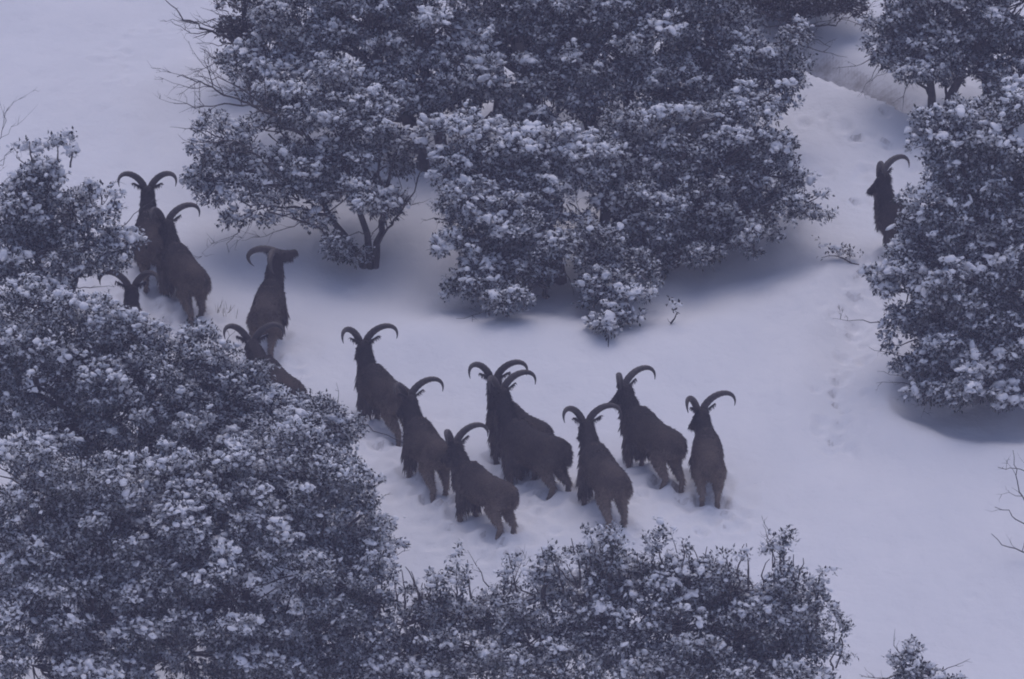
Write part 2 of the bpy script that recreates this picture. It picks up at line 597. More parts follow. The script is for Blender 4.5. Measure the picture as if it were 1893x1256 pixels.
def tree(name, label, cat, group, base, stems, lobes, snow=.75, dens=1.0, leaf_mat=None, r0=.07, leaf_len=.05, blob=1.0, bare=(), upright=(), tuft_r=.2, deep=.85, fill=.75, twigs=26):
    """a scrub oak: stems, limbs to every lobe of the crown, twigs to every tuft, leaf rosettes on the tufts"""
    B = ground_at(*base)
    root = empty(name, B)
    tag(root, label, cat, group)
    V, F = [], []
    st = []
    for (sx, sy, hx, hy) in stems:                 # stem foot and head, photo pixels
        foot = ground_at(sx, sy); foot[2] -= .15
        head = at_depth(hx, hy, foot[1] + rng.normal(0, .15))
        p = wobble(foot, head, 9, .06)
        tube(V, F, p, np.linspace(r0, r0 * .55, 9) * rng.uniform(.85, 1.15), 9)
        st.append(p)
    C, A = [], []
    lobes = [tuple(l) + (0.0,) * (5 - len(l)) for l in lobes]
    extra = []
    for i in range(len(lobes)):
        for j in range(i):
            a, b = lobes[i], lobes[j]
            q = math.hypot((a[0] - b[0]) / (a[2] + b[2]), (a[1] - b[1]) / (a[3] + b[3]))
            if .75 < q < 1.25 and rnd.random() < fill:
                extra.append(((a[0] + b[0]) / 2, (a[1] + b[1]) / 2, (a[2] + b[2]) * .36, (a[3] + b[3]) * .38, (a[4] + b[4]) / 2 + rnd.uniform(.1, .5)))
    lobes = lobes + extra
    for lb in lobes:
        px, py, rx, ry = lb[:4]
        off = lb[4] if len(lb) > 4 else 0.0
        c = at_depth(px, py, B[1] + off)
        k = np.linalg.norm(c - CAM) / DIST / PX
        rad = np.array([rx * k, max(rx, ry) * k * deep, ry * k])
        # limb from the nearest stem
        best = None
        for p in st:
            j = int(np.argmin(np.linalg.norm(p - c, axis=1) + np.maximum(0, p[:, 2] - c[2]) * .8))
            dd = np.linalg.norm(p[j] - c)
            if best is None or dd < best[0]: best = (dd, p[max(0, j - 1)])
        q = wobble(best[1], c, 8, .12, .08)
        lr = r0 * .42
        tube(V, F, q, np.linspace(lr, lr * .35, 8), 6)
        area = 4 * math.pi * ((rad[0] * rad[1]) ** 1.6 / 3 + (rad[0] * rad[2]) ** 1.6 / 3 + (rad[1] * rad[2]) ** 1.6 / 3) ** (1 / 1.6)
        nt_ = max(4, int(dens * area / (math.pi * tuft_r ** 2) * 1.0))
        u = rand_unit(nt_)
        rr = np.where(rng.random(nt_) < .72, rng.uniform(.70, 1.0, nt_), rng.uniform(.2, .7, nt_))
        far = rng.random(nt_) < .16
        rr = np.where(far, rng.uniform(1.0, 1.22, nt_), rr)
        T = c + u * rad * rr[:, None]
        for t_, uu, fr in zip(T, u, far):
            g = float(hgt(t_[0], t_[1]))
            if t_[2] < g + .10: continue
            w = wobble(c + (t_ - c) * rng.uniform(0, .3), t_, 4, .12)
            tube(V, F, w, np.linspace(.010, .004, 4), 4, False)
            tr = tuft_r * (rng.uniform(.3, .55) if fr else rng.uniform(.55, 1.15))
            m = max(5, int(30 * (tr / .2) ** 2))
            du = rand_unit(m)
            du[:, 2] = du[:, 2] * .8 + .12
            pr = tr * rng.uniform(.35, 1.0, m) ** .7
            P = t_ + du * pr[:, None] * np.array([1, 1, .68])
            C.append(P)
            A.append(norm(du * .8 + uu * .4 + np.array([0, 0, .25])))
    for (x0, y0, x1, y1, w) in upright:            # thin upright shoots with a few leaves at the tip
        a = at_depth(x0, y0, B[1] - .1); b = at_depth(x1, y1, B[1] - .1 + rng.normal(0, .1))
        q = wobble(a, b, 7, .10)
        tube(V, F, q, np.linspace(.012, .004, 7), 4, False)
        for i in range(w):
            t_ = q[-1 - rng.integers(0, 3)] + rng.normal(0, .05, 3)
            C.append(t_ + rng.normal(0, .045, (5, 3)))
            A.append(norm(rng.normal(0, .5, (5, 3)) + np.array([0, 0, .8])))
    for i in range(twigs):                         # short leafless twigs breaking the outline
        lb = lobes[rng.integers(0, len(lobes))]
        c = at_depth(lb[0], lb[1], B[1] + lb[4])
        d = norm(rng.normal(0, 1, 3) * np.array([1, .7, .8]) + np.array([0, -.1, .1]))
        rd = np.array([lb[2], max(lb[2], lb[3]) * deep, lb[3]]) / PX
        a = c + d * rd * .7
        bare_branch(V, F, [a, a + d * .2 + rng.normal(0, .03, 3), a + d * (.2 + rng.uniform(.15, .4)) + rng.normal(0, .07, 3)], .007, 2, .5, 5)
    for spec in bare:                              # leafless limbs
        pts, rb, dp = spec
        pp = [at_depth(x, y, B[1] + o) for (x, y, o) in pts]
        bare_branch(V, F, pp, rb, dp)
    trunk = mesh_obj('trunk', V, F, M_BARK, root, True, B)
    if C:
        C = np.concatenate(C); A = np.concatenate(A)
        keep = C[:, 2] > hgt(C[:, 0], C[:, 1]) + .06
        C, A = C[keep], A[keep]
        make_crown(C, A, root, B, snow, leaf_mat or M_LEAF, leaf_len, 11, blob)
        TREES.append((name, len(C)))
    return root


# ------------------------------------------------------------------ rams
def loft_rings(V, F, rings, n=18):
    """rings: (centre, right, up, half width, height above, height below)"""
    b0 = len(V)
    for (c, r, u, w, hu, hd) in rings:
        for j in range(n):
            a = 2 * math.pi * j / n
            s, k = math.sin(a), math.cos(a)
            V.append(np.asarray(c) + r * (k * w) + u * (s * (hu if s > 0 else hd)))
    m = len(rings)
    for i in range(m - 1):
        for j in range(n):
            k = (j + 1) % n
            F.append((b0 + i * n + j, b0 + i * n + k, b0 + (i + 1) * n + k, b0 + (i + 1) * n + j))
    F.append(tuple(b0 + j for j in reversed(range(n))))
    F.append(tuple(b0 + (m - 1) * n + j for j in range(n)))


def rot(axis, a):
    return np.array(Matrix.Rotation(a, 3, Vector(axis)))


def remeshed(name, V, F, mat, parent, origin, voxel=.014, smooth=5):
    tmp = mesh_obj('tmp', V, F, None, None, True, origin)
    md = tmp.modifiers.new('r', 'REMESH'); md.mode = 'VOXEL'; md.voxel_size = voxel; md.use_smooth_shade = True
    ms = tmp.modifiers.new('s', 'SMOOTH'); ms.iterations = smooth; ms.factor = .5
    dg = bpy.context.evaluated_depsgraph_get()
    me = bpy.data.meshes.new_from_object(tmp.evaluated_get(dg))
    bpy.data.objects.remove(tmp)
    me.name = name
    me.materials.clear(); me.materials.append(mat)
    me.polygons.foreach_set('use_smooth', np.ones(len(me.polygons), dtype=bool))
    o = bpy.data.objects.new(name, me)
    COL.objects.link(o)
    o.parent = parent
    return o


def ribbons(pos, d, length, width, drop, segs=3):
    """hair: tapering ribbons from pos along d, bending down by drop"""
    n = len(pos)
    side = norm(np.cross(d, rand_unit(n)))
    V = np.zeros((n, segs * 2 + 1, 3))
    for i in range(segs):
        t = i / segs
        c = pos + d * (length * t)[:, None] + np.array([0, 0, -1.0]) * (drop * length * t * t)[:, None]
        w = (width * (1 - .55 * t))[:, None] * side
        V[:, 2 * i] = c - w
        V[:, 2 * i + 1] = c + w
    V[:, -1] = pos + d * length[:, None] + np.array([0, 0, -1.0]) * (drop * length)[:, None]
    fs = []
    for i in range(segs - 1):
        fs += [[2 * i, 2 * i + 1, 2 * i + 3], [2 * i, 2 * i + 3, 2 * i + 2]]
    fs.append([2 * segs - 2, 2 * segs - 1, 2 * segs])
    fs = np.array(fs)
    f = fs[None] + (np.arange(n) * V.shape[1])[:, None, None]
    return V.reshape(-1, 3), f.reshape(-1, 3)


def ram(label, foot, yaw, head_yaw, head_pitch=-38, neck_pitch=62, neck_yaw=None, sink=.13, size=1.0, stride=(0, 0, 0, 0), coat=0, horn=1.0, mane=1.0, hs_=.95, neck=.40, tilt=0.0, group='herd of horned rams crossing the snow'):
    """foot: photo pixel of the ground between the hind hooves; yaw 0 looks uphill, + turns left"""
    G = ground_at(*foot)
    yaw, head_yaw = R(yaw), R(head_yaw)
    hv = np.array([-math.sin(yaw), math.cos(yaw), 0])
    lv = np.array([-math.cos(yaw), -math.sin(yaw), 0])
    size = size * .82
    s = size
    B = G + hv * .42 * s                              # below the middle of the trunk
    B[2] = float(hgt(B[0], B[1])) - sink
    gf = float(hgt(*(B + hv * .4)[:2])); gr = float(hgt(*(B - hv * .4)[:2]))
    pit = math.atan2(gf - gr, .8) * .75
    fw = hv * math.cos(pit) + np.array([0, 0, math.sin(pit)])
    up = np.cross(fw, lv)
    up = up if up[2] > 0 else -up
    rt = -lv

    def P(x, y, z): return B + s * (fw * x + lv * y + up * z)
    V, F = [], []
    sec = [(-.575, .75, .03, .04, .05), (-.55, .735, .10, .10, .12), (-.50, .715, .145, .155, .17), (-.40, .70, .18, .195, .20), (-.25, .69, .19, .205, .205), (-.05, .675, .205, .215, .22),
           (.10, .675, .215, .25, .24), (.20, .68, .205, .29, .255), (.29, .685, .19, .305, .265), (.36, .685, .175, .27, .265), (.44, .69, .145, .19, .24), (.52, .70, .09, .14, .16)]
    loft_rings(V, F, [(P(x, 0, z), rt, up, w * s, a * s, b * s) for x, z, w, a, b in sec], 20)
    # neck: bends from the trunk's direction to the head's
    ny = head_yaw * .55 + yaw * .45 if neck_yaw is None else R(neck_yaw)
    npv = R(neck_pitch)
    nd0 = norm(fw * .55 + up * .75)
    nd1 = np.array([-math.sin(ny) * math.cos(npv), math.cos(ny) * math.cos(npv), math.sin(npv)])
    p = P(.35, 0, .75)
    NL = neck * s
    rings = []
    neck_line = []
    steps = 8
    for i in range(steps + 1):
        t = i / steps
        d = norm(nd0 * (1 - t) ** 1.5 + nd1 * (1 - (1 - t) ** 1.5))
        if i: p = p + d * NL / steps
        r_ = norm(rt * (1 - t) + np.array([math.cos(head_yaw), math.sin(head_yaw), 0]) * t)
        r_ = norm(r_ - d * np.dot(r_, d))
        u_ = np.cross(r_, d)
        w = np.interp(t, [0, .3, .6, 1], [.155, .125, .108, .095])
        h1 = np.interp(t, [0, .3, .6, 1], [.15, .115, .10, .085])
        h2 = np.interp(t, [0, .3, .6, 1], [.23, .18, .14, .098])
        rings.append((p, r_, u_, w * s, h1 * s, h2 * s))
        neck_line.append((p.copy(), r_, u_, w * s, h2 * s))
    loft_rings(V, F, rings, 18)
    # head
    s = hs_
    hp = R(head_pitch)
    hh = np.array([-math.sin(head_yaw), math.cos(head_yaw), 0])
    hf = hh * math.cos(hp) + np.array([0, 0, math.sin(hp)])
    hr = np.array([math.cos(head_yaw), math.sin(head_yaw), 0])
    hu = np.cross(hr, hf)
    O = p + nd1 * .02 * s

    def Hd(t, y, z): return O + s * (hf * t + hr * y + hu * z)
    hs = [(-.085, .035, .03, .04), (-.06, .062, .055, .075), (-.01, .076, .068, .098), (.05, .078, .070, .105), (.10, .070, .056, .098), (.16, .052, .040, .080), (.22, .044, .036, .062), (.262, .042, .036, .052), (.285, .028, .022, .034)]
    loft_rings(V, F, [(Hd(t, 0, -.005 - .02 * max(0, t) / .28), hr, hu, w * s, a * s, b * s) for t, w, a, b in hs], 16)
    # ears
    for sg in (-1, 1):
        e0 = Hd(-.035, sg * .062, .025)
        ed = norm(hr * sg * .85 - hf * .35 + hu * .35)
        en = norm(np.cross(ed, hf))
        ew = np.cross(en, ed)
        loft_rings(V, F, [(e0 + ed * q * s, ew, en, w * s, .013 * s, .013 * s) for q, w in ((-.03, .02), (.0, .024), (.045, .036), (.09, .031), (.13, .015), (.15, .005))], 8)
    # legs: trunk joints ride with the trunk, hooves stand in the snow
    hooves = []
    s = size
    for k, (fx, sg) in enumerate(((1, 1), (1, -1), (-1, 1), (-1, -1))):
        st = stride[k]
        if fx > 0:
            J = [(.31, .095, .70), (.27, .125, .55), (.25, .118, .44), (.285, .108, .27), (.27, .105, .09), (.285, .105, .035), (.30, .105, -.005)]
            rad = [.10, .095, .068, .046, .030, .036, .042]
        else:
            J = [(-.38, .085, .72), (-.34, .115, .60), (-.30, .125, .48), (-.42, .112, .36), (-.505, .105, .285), (-.47, .105, .10), (-.455, .105, .04), (-.44, .105, -.005)]
            rad = [.13, .138, .100, .060, .042, .029, .035, .042]
        J = np.array([P(x, y * sg, z) for x, y, z in J])
        nom = J[-1].copy()
        hx = nom + hv * st * s
        # legs hang nearly plumb: hoof below the joint rather than square to the slope
        plumb = .55 if fx > 0 else .35
        top = J[1]
        hx = hx + (np.array([top[0] + hv[0] * st, top[1] + hv[1] * st, hx[2]]) - hx) * plumb * .6 * (1 if fx > 0 else .4)
        hx[2] = float(hgt(hx[0], hx[1])) - sink
        n_ = len(J)
        wt = np.array([0, .04, .16, .48, .93, .98, 1.0]) if fx > 0 else np.array([0, .0, .10, .28, .50, .93, .98, 1.0])
        J = J + (hx - nom)[None] * wt[:, None]
        dirs = norm(np.gradient(J, axis=0))
        rings = []
        for i in range(n_):
            r_ = norm(rt - dirs[i] * np.dot(rt, dirs[i]))
            u_ = np.cross(r_, dirs[i])
            el = 1.25 if (fx < 0 and i < 4) else 1.1
            rings.append((J[i], r_, u_, rad[i] * s * .88, rad[i] * s * el, rad[i] * s * el))
        loft_rings(V, F, rings, 12)
        hooves.append((J, rad))
    # tail
    tl = [P(-.55, 0, .80), P(-.60, 0, .74), P(-.615, 0, .66), P(-.60, 0, .56)]
    tube(V, F, tl, np.array([.035, .035, .032, .012]) * s, 8)
    origin = B.copy(); origin[2] += sink
    root = empty('barbary_sheep', origin)
    tag(root, label, 'wild sheep', group)
    body = remeshed('body', V, F, M_FUR[coat], root, origin)
    # short fur over the whole body
    me = body.data
    nv = len(me.vertices)
    co = np.empty(nv * 3); me.vertices.foreach_get('co', co); co = co.reshape(-1, 3)
    no = np.empty(nv * 3); me.vertices.foreach_get('normal', no); no = no.reshape(-1, 3)
    pick = rng.integers(0, nv, 8000)
    d = norm(no[pick] * .55 - fw * .35 + np.array([0, 0, -.55]) + rng.normal(0, .15, (len(pick), 3)))
    fv, ff = ribbons(co[pick] - no[pick] * .004, d, rng.uniform(.022, .055, len(pick)) * s, np.full(len(pick), .004), rng.uniform(.0, .3, len(pick)), 2)
    mesh_obj('fur', fv, ff, M_FUR[coat], root, False)
    # long hair of throat, chest and forelegs
    hp_, hd_, hl_ = [], [], []
    for i in range(int(700 * mane)):
        t = rng.uniform(.0, .74) * steps
        a = int(t); b = t - a
        c0, r0_, u0, w0, h0 = neck_line[a]; c1, r1_, u1, w1, h1 = neck_line[min(a + 1, steps)]
        c = c0 * (1 - b) + c1 * b
        ang = rng.normal(0, .5)
        q = c + r0_ * math.sin(ang) * w0 * .9 - u0 * math.cos(ang) * (h0 * (1 - b) + h1 * b) * .92
        hp_.append(q)
        hd_.append(norm(-u0 * .45 + np.array([0, 0, -.8]) + rng.normal(0, .15, 3)))
        hl_.append(rng.uniform(.06, .15) * (1.2 - .6 * t / steps))
    for (J, rad) in hooves[:2]:
        for i in range(int(380 * mane)):
            t = rng.uniform(.6, 2.6)
            a = int(t); b = t - a
            c = J[a] * (1 - b) + J[a + 1] * b
            rr = (rad[a] * (1 - b) + rad[a + 1] * b) * s
            ang = rng.uniform(0, 2 * math.pi)
            dd = hv * math.cos(ang) + lv * math.sin(ang)
            hp_.append(c + dd * rr * .85)
            hd_.append(norm(dd * .28 + np.array([0, 0, -1.0]) + rng.normal(0, .08, 3)))
            hl_.append(rng.uniform(.07, .17))
    hp_ = np.array(hp_); hd_ = np.array(hd_); hl_ = np.array(hl_) * s
    fv, ff = ribbons(hp_, hd_, hl_, rng.uniform(.006, .012, len(hp_)), rng.uniform(.1, .4, len(hp_)), 3)
    mesh_obj('mane', fv, ff, M_MANE, root, False, origin)
    # crest of longer hair on the withers
    n_ = 260
    wx = rng.uniform(.14, .36, n_)
    wp = np.array([P(x, rng.normal(0, .035), max(.93, .985 - 2.2 * abs(x - .27)) - .0 * max(0, .2 - x) - .35 * max(0, x - .33)) for x in wx])
    wd = norm(up * .3 - fw * .8 + rng.normal(0, .2, (n_, 3)))
    fv, ff = ribbons(wp, wd, rng.uniform(.03, .065, n_) * s, np.full(n_, .006), rng.uniform(.2, .6, n_), 2)
    mesh_obj('crest', fv, ff, M_MANE, root, False, origin)
    s = hs_
    # chin tuft
    n_ = 60
    cp = np.array([Hd(rng.uniform(.12, .23), rng.normal(0, .015), -.075) for i in range(n_)])
    fv, ff = ribbons(cp, norm(-hu + np.array([0, 0, -.8]) + rng.normal(0, .2, (n_, 3))), rng.uniform(.03, .07, n_) * s, np.full(n_, .006), np.full(n_, .2), 2)
    mesh_obj('beard', fv, ff, M_MANE, root, False, origin)
    # horns: up, out and back, then round and down to the tip
    for sg in (-1, 1):
        hb = Hd(.005, sg * .036, .045)
        dl = norm(hr * sg * .82 - hf * .58)
        n_ = 44
        T = np.linspace(0, 1, n_)
        th = .35 + tilt + T * (3.05 - tilt * .45)
        a_, b_ = .205 * horn * s, .145 * horn * s
        c0 = math.cos(.35 + tilt); s0 = math.sin(.35 + tilt)
        # the head's own up, kept near plumb
        hu2 = norm(hu * .8 + np.array([0, 0, .35]))
        pts = [hb + dl * a_ * (c0 - math.cos(x)) * .98 + hu2 * b_ * (math.sin(x) - s0) - hf * .05 * s * math.sin(t * math.pi) - hr * sg * .06 * horn * s * max(0, t - .6) ** 1.5 for x, t in zip(th, T)]
        rr = (.040 * (1 - T ** 1.9) + .003) * s * horn * (1 + .045 * np.sin(T * 80))
        hv_, hf_ = [], []
        tube(hv_, hf_, np.array(pts), rr, 12)
        mesh_obj('horn', hv_, hf_, M_HORN, root, True, origin)
    for sg in (-1, 1):
        bm = bmesh.new()
        bmesh.ops.create_uvsphere(bm, u_segments=12, v_segments=8, radius=.014 * s)
        e = Hd(.085, sg * .064, .012)
        ev = np.array([q.co[:] for q in bm.verts]) + e
        ef = [tuple(q.index for q in f.verts) for f in bm.faces]
        bm.free()
        mesh_obj('eye', ev, ef, M_EYE, root, True, origin)
    for (J, rad) in hooves:
        x, y = J[-1][:2]
        pads.append((x, y))
    return root


GR = 'herd of horned rams crossing the snow'
ram('ram seen from behind with both horns spread, highest of those by the left shrub', (283, 535), 8, 2, neck_pitch=66, neck=.43, coat=1)
ram('dark ram just below the highest ram, its one visible horn curling to the right', (356, 590), 27, 36, neck_pitch=62, stride=(.05, -.05, -.08, .1), coat=0, neck=.42)
ram('ram sunk behind the left oak shrub, with only its horns and nape showing', (258, 700), 12, -6, neck_pitch=60, coat=0, size=.95)
ram('ram with its head lifted in profile, sniffing the snowy oak branch to the right', (489, 660), -8, -62, head_pitch=8, neck_pitch=76, neck_yaw=-25, coat=0, mane=.8, neck=.50, tilt=.55)
ram('ram half hidden by shrub leaves, below the ram that lifts its head', (532, 800), 36, 10, neck_pitch=30, neck_yaw=25, head_pitch=-45, coat=0)
ram('ram looking left beside the left shrub, leading the group on open snow', (735, 812), 36, 24, coat=0, stride=(.0, .0, -.1, .06), neck_pitch=70, neck=.42)
ram('ram with its muzzle against the rump of the ram ahead, near the left shrub', (806, 915), 24, 38, coat=2, stride=(.0, .05, -.06, .04), neck_pitch=62, neck=.40)
ram('lowest ram of the herd, side on and heading left, its horn against the ram ahead', (926, 986), 46, 48, neck_pitch=58, coat=2, stride=(.05, -.05, .05, -.05), size=.95, neck=.40)
ram('ram standing behind another in the middle pair, both horns and dark back showing above it', (990, 882), 42, 15, coat=1, size=1.03, neck_pitch=68, neck=.42)
ram('front ram of the overlapping middle pair, with shaggy forelegs and hind legs apart', (1026, 914), 48, 40, neck_pitch=74, neck=.52, coat=0, stride=(0, .05, .08, -.06), mane=1.3, size=1.05)
ram('ram in the foreground with wide open horns, right of the overlapping pair', (1132, 975), 24, 20, neck_pitch=58, coat=2, mane=1.3, size=1.03, neck=.40)
ram('ram turned left with a tufted withers, its face above the wide-horned ram', (1232, 902), 40, 54, coat=0, stride=(0, 0, .06, -.1), size=1.02, neck_pitch=60, neck=.40)
ram('rear-view ram alone at the right end of the group, long right horn reaching out', (1311, 932), 3, 36, neck_pitch=55, coat=2, size=.95, neck=.37)
ram('lone ram in profile peering left from behind the big right-hand oak', (1727, 496), 58, 62, neck_pitch=80, neck=.50, coat=1)

# ------------------------------------------------------------------ ground sheet
def axis(lo, hi, fine_lo, fine_hi, step):
    a = [fine_lo]
    d = step
    while a[0] > lo:
        d *= 1.18
        a.insert(0, a[0] - d)
    b = list(np.arange(fine_lo + step, fine_hi, step))
    a += b
    d = step
    while a[-1] < hi:
        d *= 1.18
        a.append(a[-1] + d)
    return np.array(a)


XS = axis(-150, 150, -7.0, 7.0, .035)
YS = axis(-150, 150, -10.0, 13.5, .045)
gx, gy = np.meshgrid(XS, YS)
gz = hgt(gx, gy)
fade = np.clip(1 - (np.abs(gx) - 7) / 2, 0, 1) * np.clip(1 - (np.abs(gy) - 13) / 2, 0, 1)
gz += fade * (.05 * vnoise(gx / .5, gy / .7, 21) + .018 * vnoise(gx / .16, gy / .2, 23))


def stamp(x, y, rad, depth, rim=.35):
    i0, i1 = np.searchsorted(XS, [x - 3 * rad, x + 3 * rad]); j0, j1 = np.searchsorted(YS, [y - 3 * rad, y + 3 * rad])
    if i1 <= i0 or j1 <= j0: return
    sx, sy = gx[j0:j1, i0:i1], gy[j0:j1, i0:i1]
    q = np.hypot(sx - x, sy - y) / rad
    gz[j0:j1, i0:i1] += -depth * np.exp(-q ** 2) + depth * rim * np.exp(-((q - 1.6) / .5) ** 2)


for (x, y, r_, d_) in prints: stamp(x, y, r_, d_)
for (x, y) in pads:
    stamp(x, y, .10, .06, .45)
    for i in range(6):
        stamp(x + rnd.gauss(0, .2), y - abs(rnd.gauss(0, .35)), rnd.uniform(.06, .11), rnd.uniform(.015, .045), .5)
ny_, nx_ = gx.shape
ii = np.arange(ny_ * nx_).reshape(ny_, nx_)
quads = np.stack([ii[:-1, :-1], ii[:-1, 1:], ii[1:, 1:], ii[1:, :-1]], -1).reshape(-1, 4)
tag(mesh_obj('snow_ground', np.stack([gx, gy, gz], -1).reshape(-1, 3), quads, M_GROUND), 'gently rolling snow covering the hillside', None, None, 'structure')

# ------------------------------------------------------------------ trees and shrubs
GB = 'snow-laden oaks behind the herd'
GF = 'snow-laden oak shrubs around the clearing'
tree('oak_tree', 'small forked snowy oak behind the head-lifting ram, with leafless limbs reaching left', 'tree', GB, (688, 494),
     [(687, 493, 650, 350), (689, 493, 720, 340), (686, 493, 590, 360)],
     [(420, 258, 60, 34, 0), (395, 335, 55, 42, -.2), (475, 388, 62, 34, -.2), (450, 318, 70, 40, .1), (545, 300, 70, 50, 0), (640, 240, 90, 60, .2), (655, 355, 85, 60, -.2), (725, 300, 75, 70, .3), (616, 445, 42, 22, -.4), (715, 380, 40, 40, 0),
      (560, 225, 75, 45, .3), (620, 180, 85, 50, .3), (520, 175, 55, 40, .3), (700, 225, 60, 45, .3), (640, 470, 26, 14, -.3), (560, 375, 60, 40, 0)],
     snow=.85, r0=.05, dens=.72, fill=.2, bare=[([(520, 215, 0), (430, 190, -.1), (360, 200, -.2), (318, 188, -.2)], .016, 3), ([(500, 205, 0), (430, 152, -.1), (365, 142, -.2)], .014, 3), ([(560, 250, 0), (480, 198, -.1), (400, 168, -.2), (325, 138, -.2)], .022, 3), ([(520, 330, -.2), (440, 262, -.3), (350, 262, -.3)], .020, 2), ([(640, 450, -.3), (540, 400, -.5), (470, 380, -.5), (415, 465, -.5)], .014, 2),
                            ([(690, 480, -.1), (720, 420, -.1), (760, 360, 0), (790, 300, 0)], .018, 2)])
tree('oak_tree', 'tall snowy oak whose dark trunks rise behind the forked oak', 'tree', GB, (805, 305),
     [(815, 300, 770, 60), (880, 262, 885, 60), (925, 250, 915, 60), (800, 310, 690, 100)],
     [(500, 130, 80, 60, 0), (560, 60, 100, 80, .2), (640, 150, 100, 75, 0), (690, 50, 110, 90, .3), (770, 150, 75, 55, -.2), (820, 50, 90, 80, 0), (590, 200, 70, 40, -.2), (640, -60, 140, 80, .4), (780, -60, 120, 80, .4), (850, 120, 60, 50, -.3), (755, 200, 50, 30, .1), (850, 185, 44, 30, .2), (945, 195, 50, 34, .2)],
     snow=.8, r0=.085, dens=.95)
tree('oak_tree', 'sparse brown-leaved oak at the top of the slope, left of the tall oak', 'tree', GB, (470, 175),
     [(470, 175, 450, 0)], [(440, 30, 50, 50, 0), (450, 100, 52, 36, -.2), (480, -40, 80, 60, 0), (520, 60, 50, 60, .1)],
     snow=.22, r0=.05, dens=.8, leaf_mat=M_LEAF_DARK, tuft_r=.15, bare=[([(480, 90, -.2), (410, 65, -.3), (350, 40, -.3), (308, 2, -.3)], .022, 2), ([(470, 70, -.2), (400, 50, -.3), (330, 38, -.3)], .014, 2), ([(450, 130, -.2), (400, 110, -.2), (370, 90, -.2)], .012, 3)])
tree('oak_tree', 'broad snowy oak in the centre, two dark stems under low skirts of leaves', 'tree', GB, (1045, 522),
     [(1042, 522, 1000, 340), (1102, 520, 1120, 350), (1036, 520, 900, 380)],
     [(855, 300, 55, 50, -.2), (862, 385, 58, 48, -.4), (845, 450, 42, 34, -.6), (870, 525, 60, 34, -.9), (940, 320, 80, 60, 0), (955, 425, 80, 65, -.4), (945, 563, 28, 24, -1.3), (1040, 365, 90, 75, 0), (1060, 450, 85, 50, -.5),
      (985, 490, 50, 26, -.7), (1160, 560, 48, 34, -1.2), (1150, 515, 60, 26, -.9), (1085, 545, 18, 22, -1.0), (1125, 602, 26, 12, -1.5), (900, 480, 60, 30, -.6), (850, 240, 50, 45, .1), (1000, 285, 90, 55, .1), (1090, 290, 70, 50, .1)],
     snow=.9, r0=.085, dens=.9)
tree('oak_tree', 'wide snowy oak right of centre, one leafy branch reaching out to the right', 'tree', GB, (1215, 490),
     [(1200, 492, 1180, 330), (1232, 488, 1320, 340), (1212, 490, 1260, 260)],
     [(1180, 395, 100, 65, -.2), (1280, 375, 100, 75, 0), (1375, 400, 90, 50, -.1), (1475, 388, 58, 30, 0), (1420, 325, 65, 50, .2), (1330, 300, 100, 70, .2), (1405, 255, 60, 55, .3), (1200, 300, 100, 65, .3), (1275, 465, 58, 34, -.4),
      (1180, 480, 62, 36, -.6), (1395, 448, 40, 22, -.3), (1300, 240, 90, 50, .4), (1130, 300, 70, 55, .3), (1210, 235, 80, 50, .3), (1400, 190, 60, 50, .4)],
     snow=.75, r0=.085, dens=.95)
tree('oak_tree', 'large snowy oak filling the top centre behind the other oaks', 'tree', GB, (1140, 285),
     [(1120, 290, 1060, 60), (1152, 285, 1180, 40), (1165, 280, 1320, 80), (1000, 300, 960, 80)],
     [(905, 95, 95, 75, 0), (1000, 50, 110, 80, .3), (1005, 175, 80, 60, -.2), (1110, 90, 115, 80, 0), (1240, 50, 110, 80, .2), (1225, 175, 95, 60, -.2), (1340, 100, 100, 70, 0), (1340, 195, 90, 55, -.2), (1430, 150, 60, 50, 0), (1440, 80, 70, 40, 0), (1100, 190, 80, 45, -.1), (970, 230, 40, 30, 0), (1100, -40, 160, 70, .4), (1300, -50, 150, 60, .4), (950, -40, 110, 60, .4)],
     snow=.72, r0=.09, dens=.95)
tree('oak_tree', 'dark oak with little snow at the upper edge, twigs drooping over the drift', 'tree', GB, (1500, 70),
     [(1490, 75, 1470, -30)], [(1400, 5, 80, 34, 0), (1500, 0, 80, 30, 0), (1560, 10, 40, 26, 0), (1450, -60, 120, 50, .3)],
     snow=.15, r0=.06, dens=.9, leaf_mat=M_LEAF_DARK, bare=[([(1400, 40, -.2), (1450, 60, -.3), (1500, 70, -.3), (1535, 88, -.3)], .014, 2), ([(1380, 10, -.2), (1460, 45, -.3), (1540, 50, -.3), (1590, 20, -.2)], .02, 2)])
tree('oak_tree', 'snowy oak on a slim trunk in the upper right corner', 'tree', GB, (1735, 232),
     [(1722, 230, 1715, 60), (1735, 228, 1790, 90), (1830, 215, 1810, 80)],
     [(1650, 55, 52, 50, 0), (1720, 40, 80, 65, 0), (1700, 115, 70, 40, -.2), (1795, 60, 85, 75, 0), (1800, 135, 75, 40, -.2), (1880, 100, 70, 70, 0), (1640, 100, 36, 24, -.1), (1680, 145, 26, 14, -.1), (1760, -40, 120, 60, .2), (1900, 0, 90, 80, 0), (1890, 180, 50, 40, -.2)],
     snow=.85, r0=.06, dens=.9)
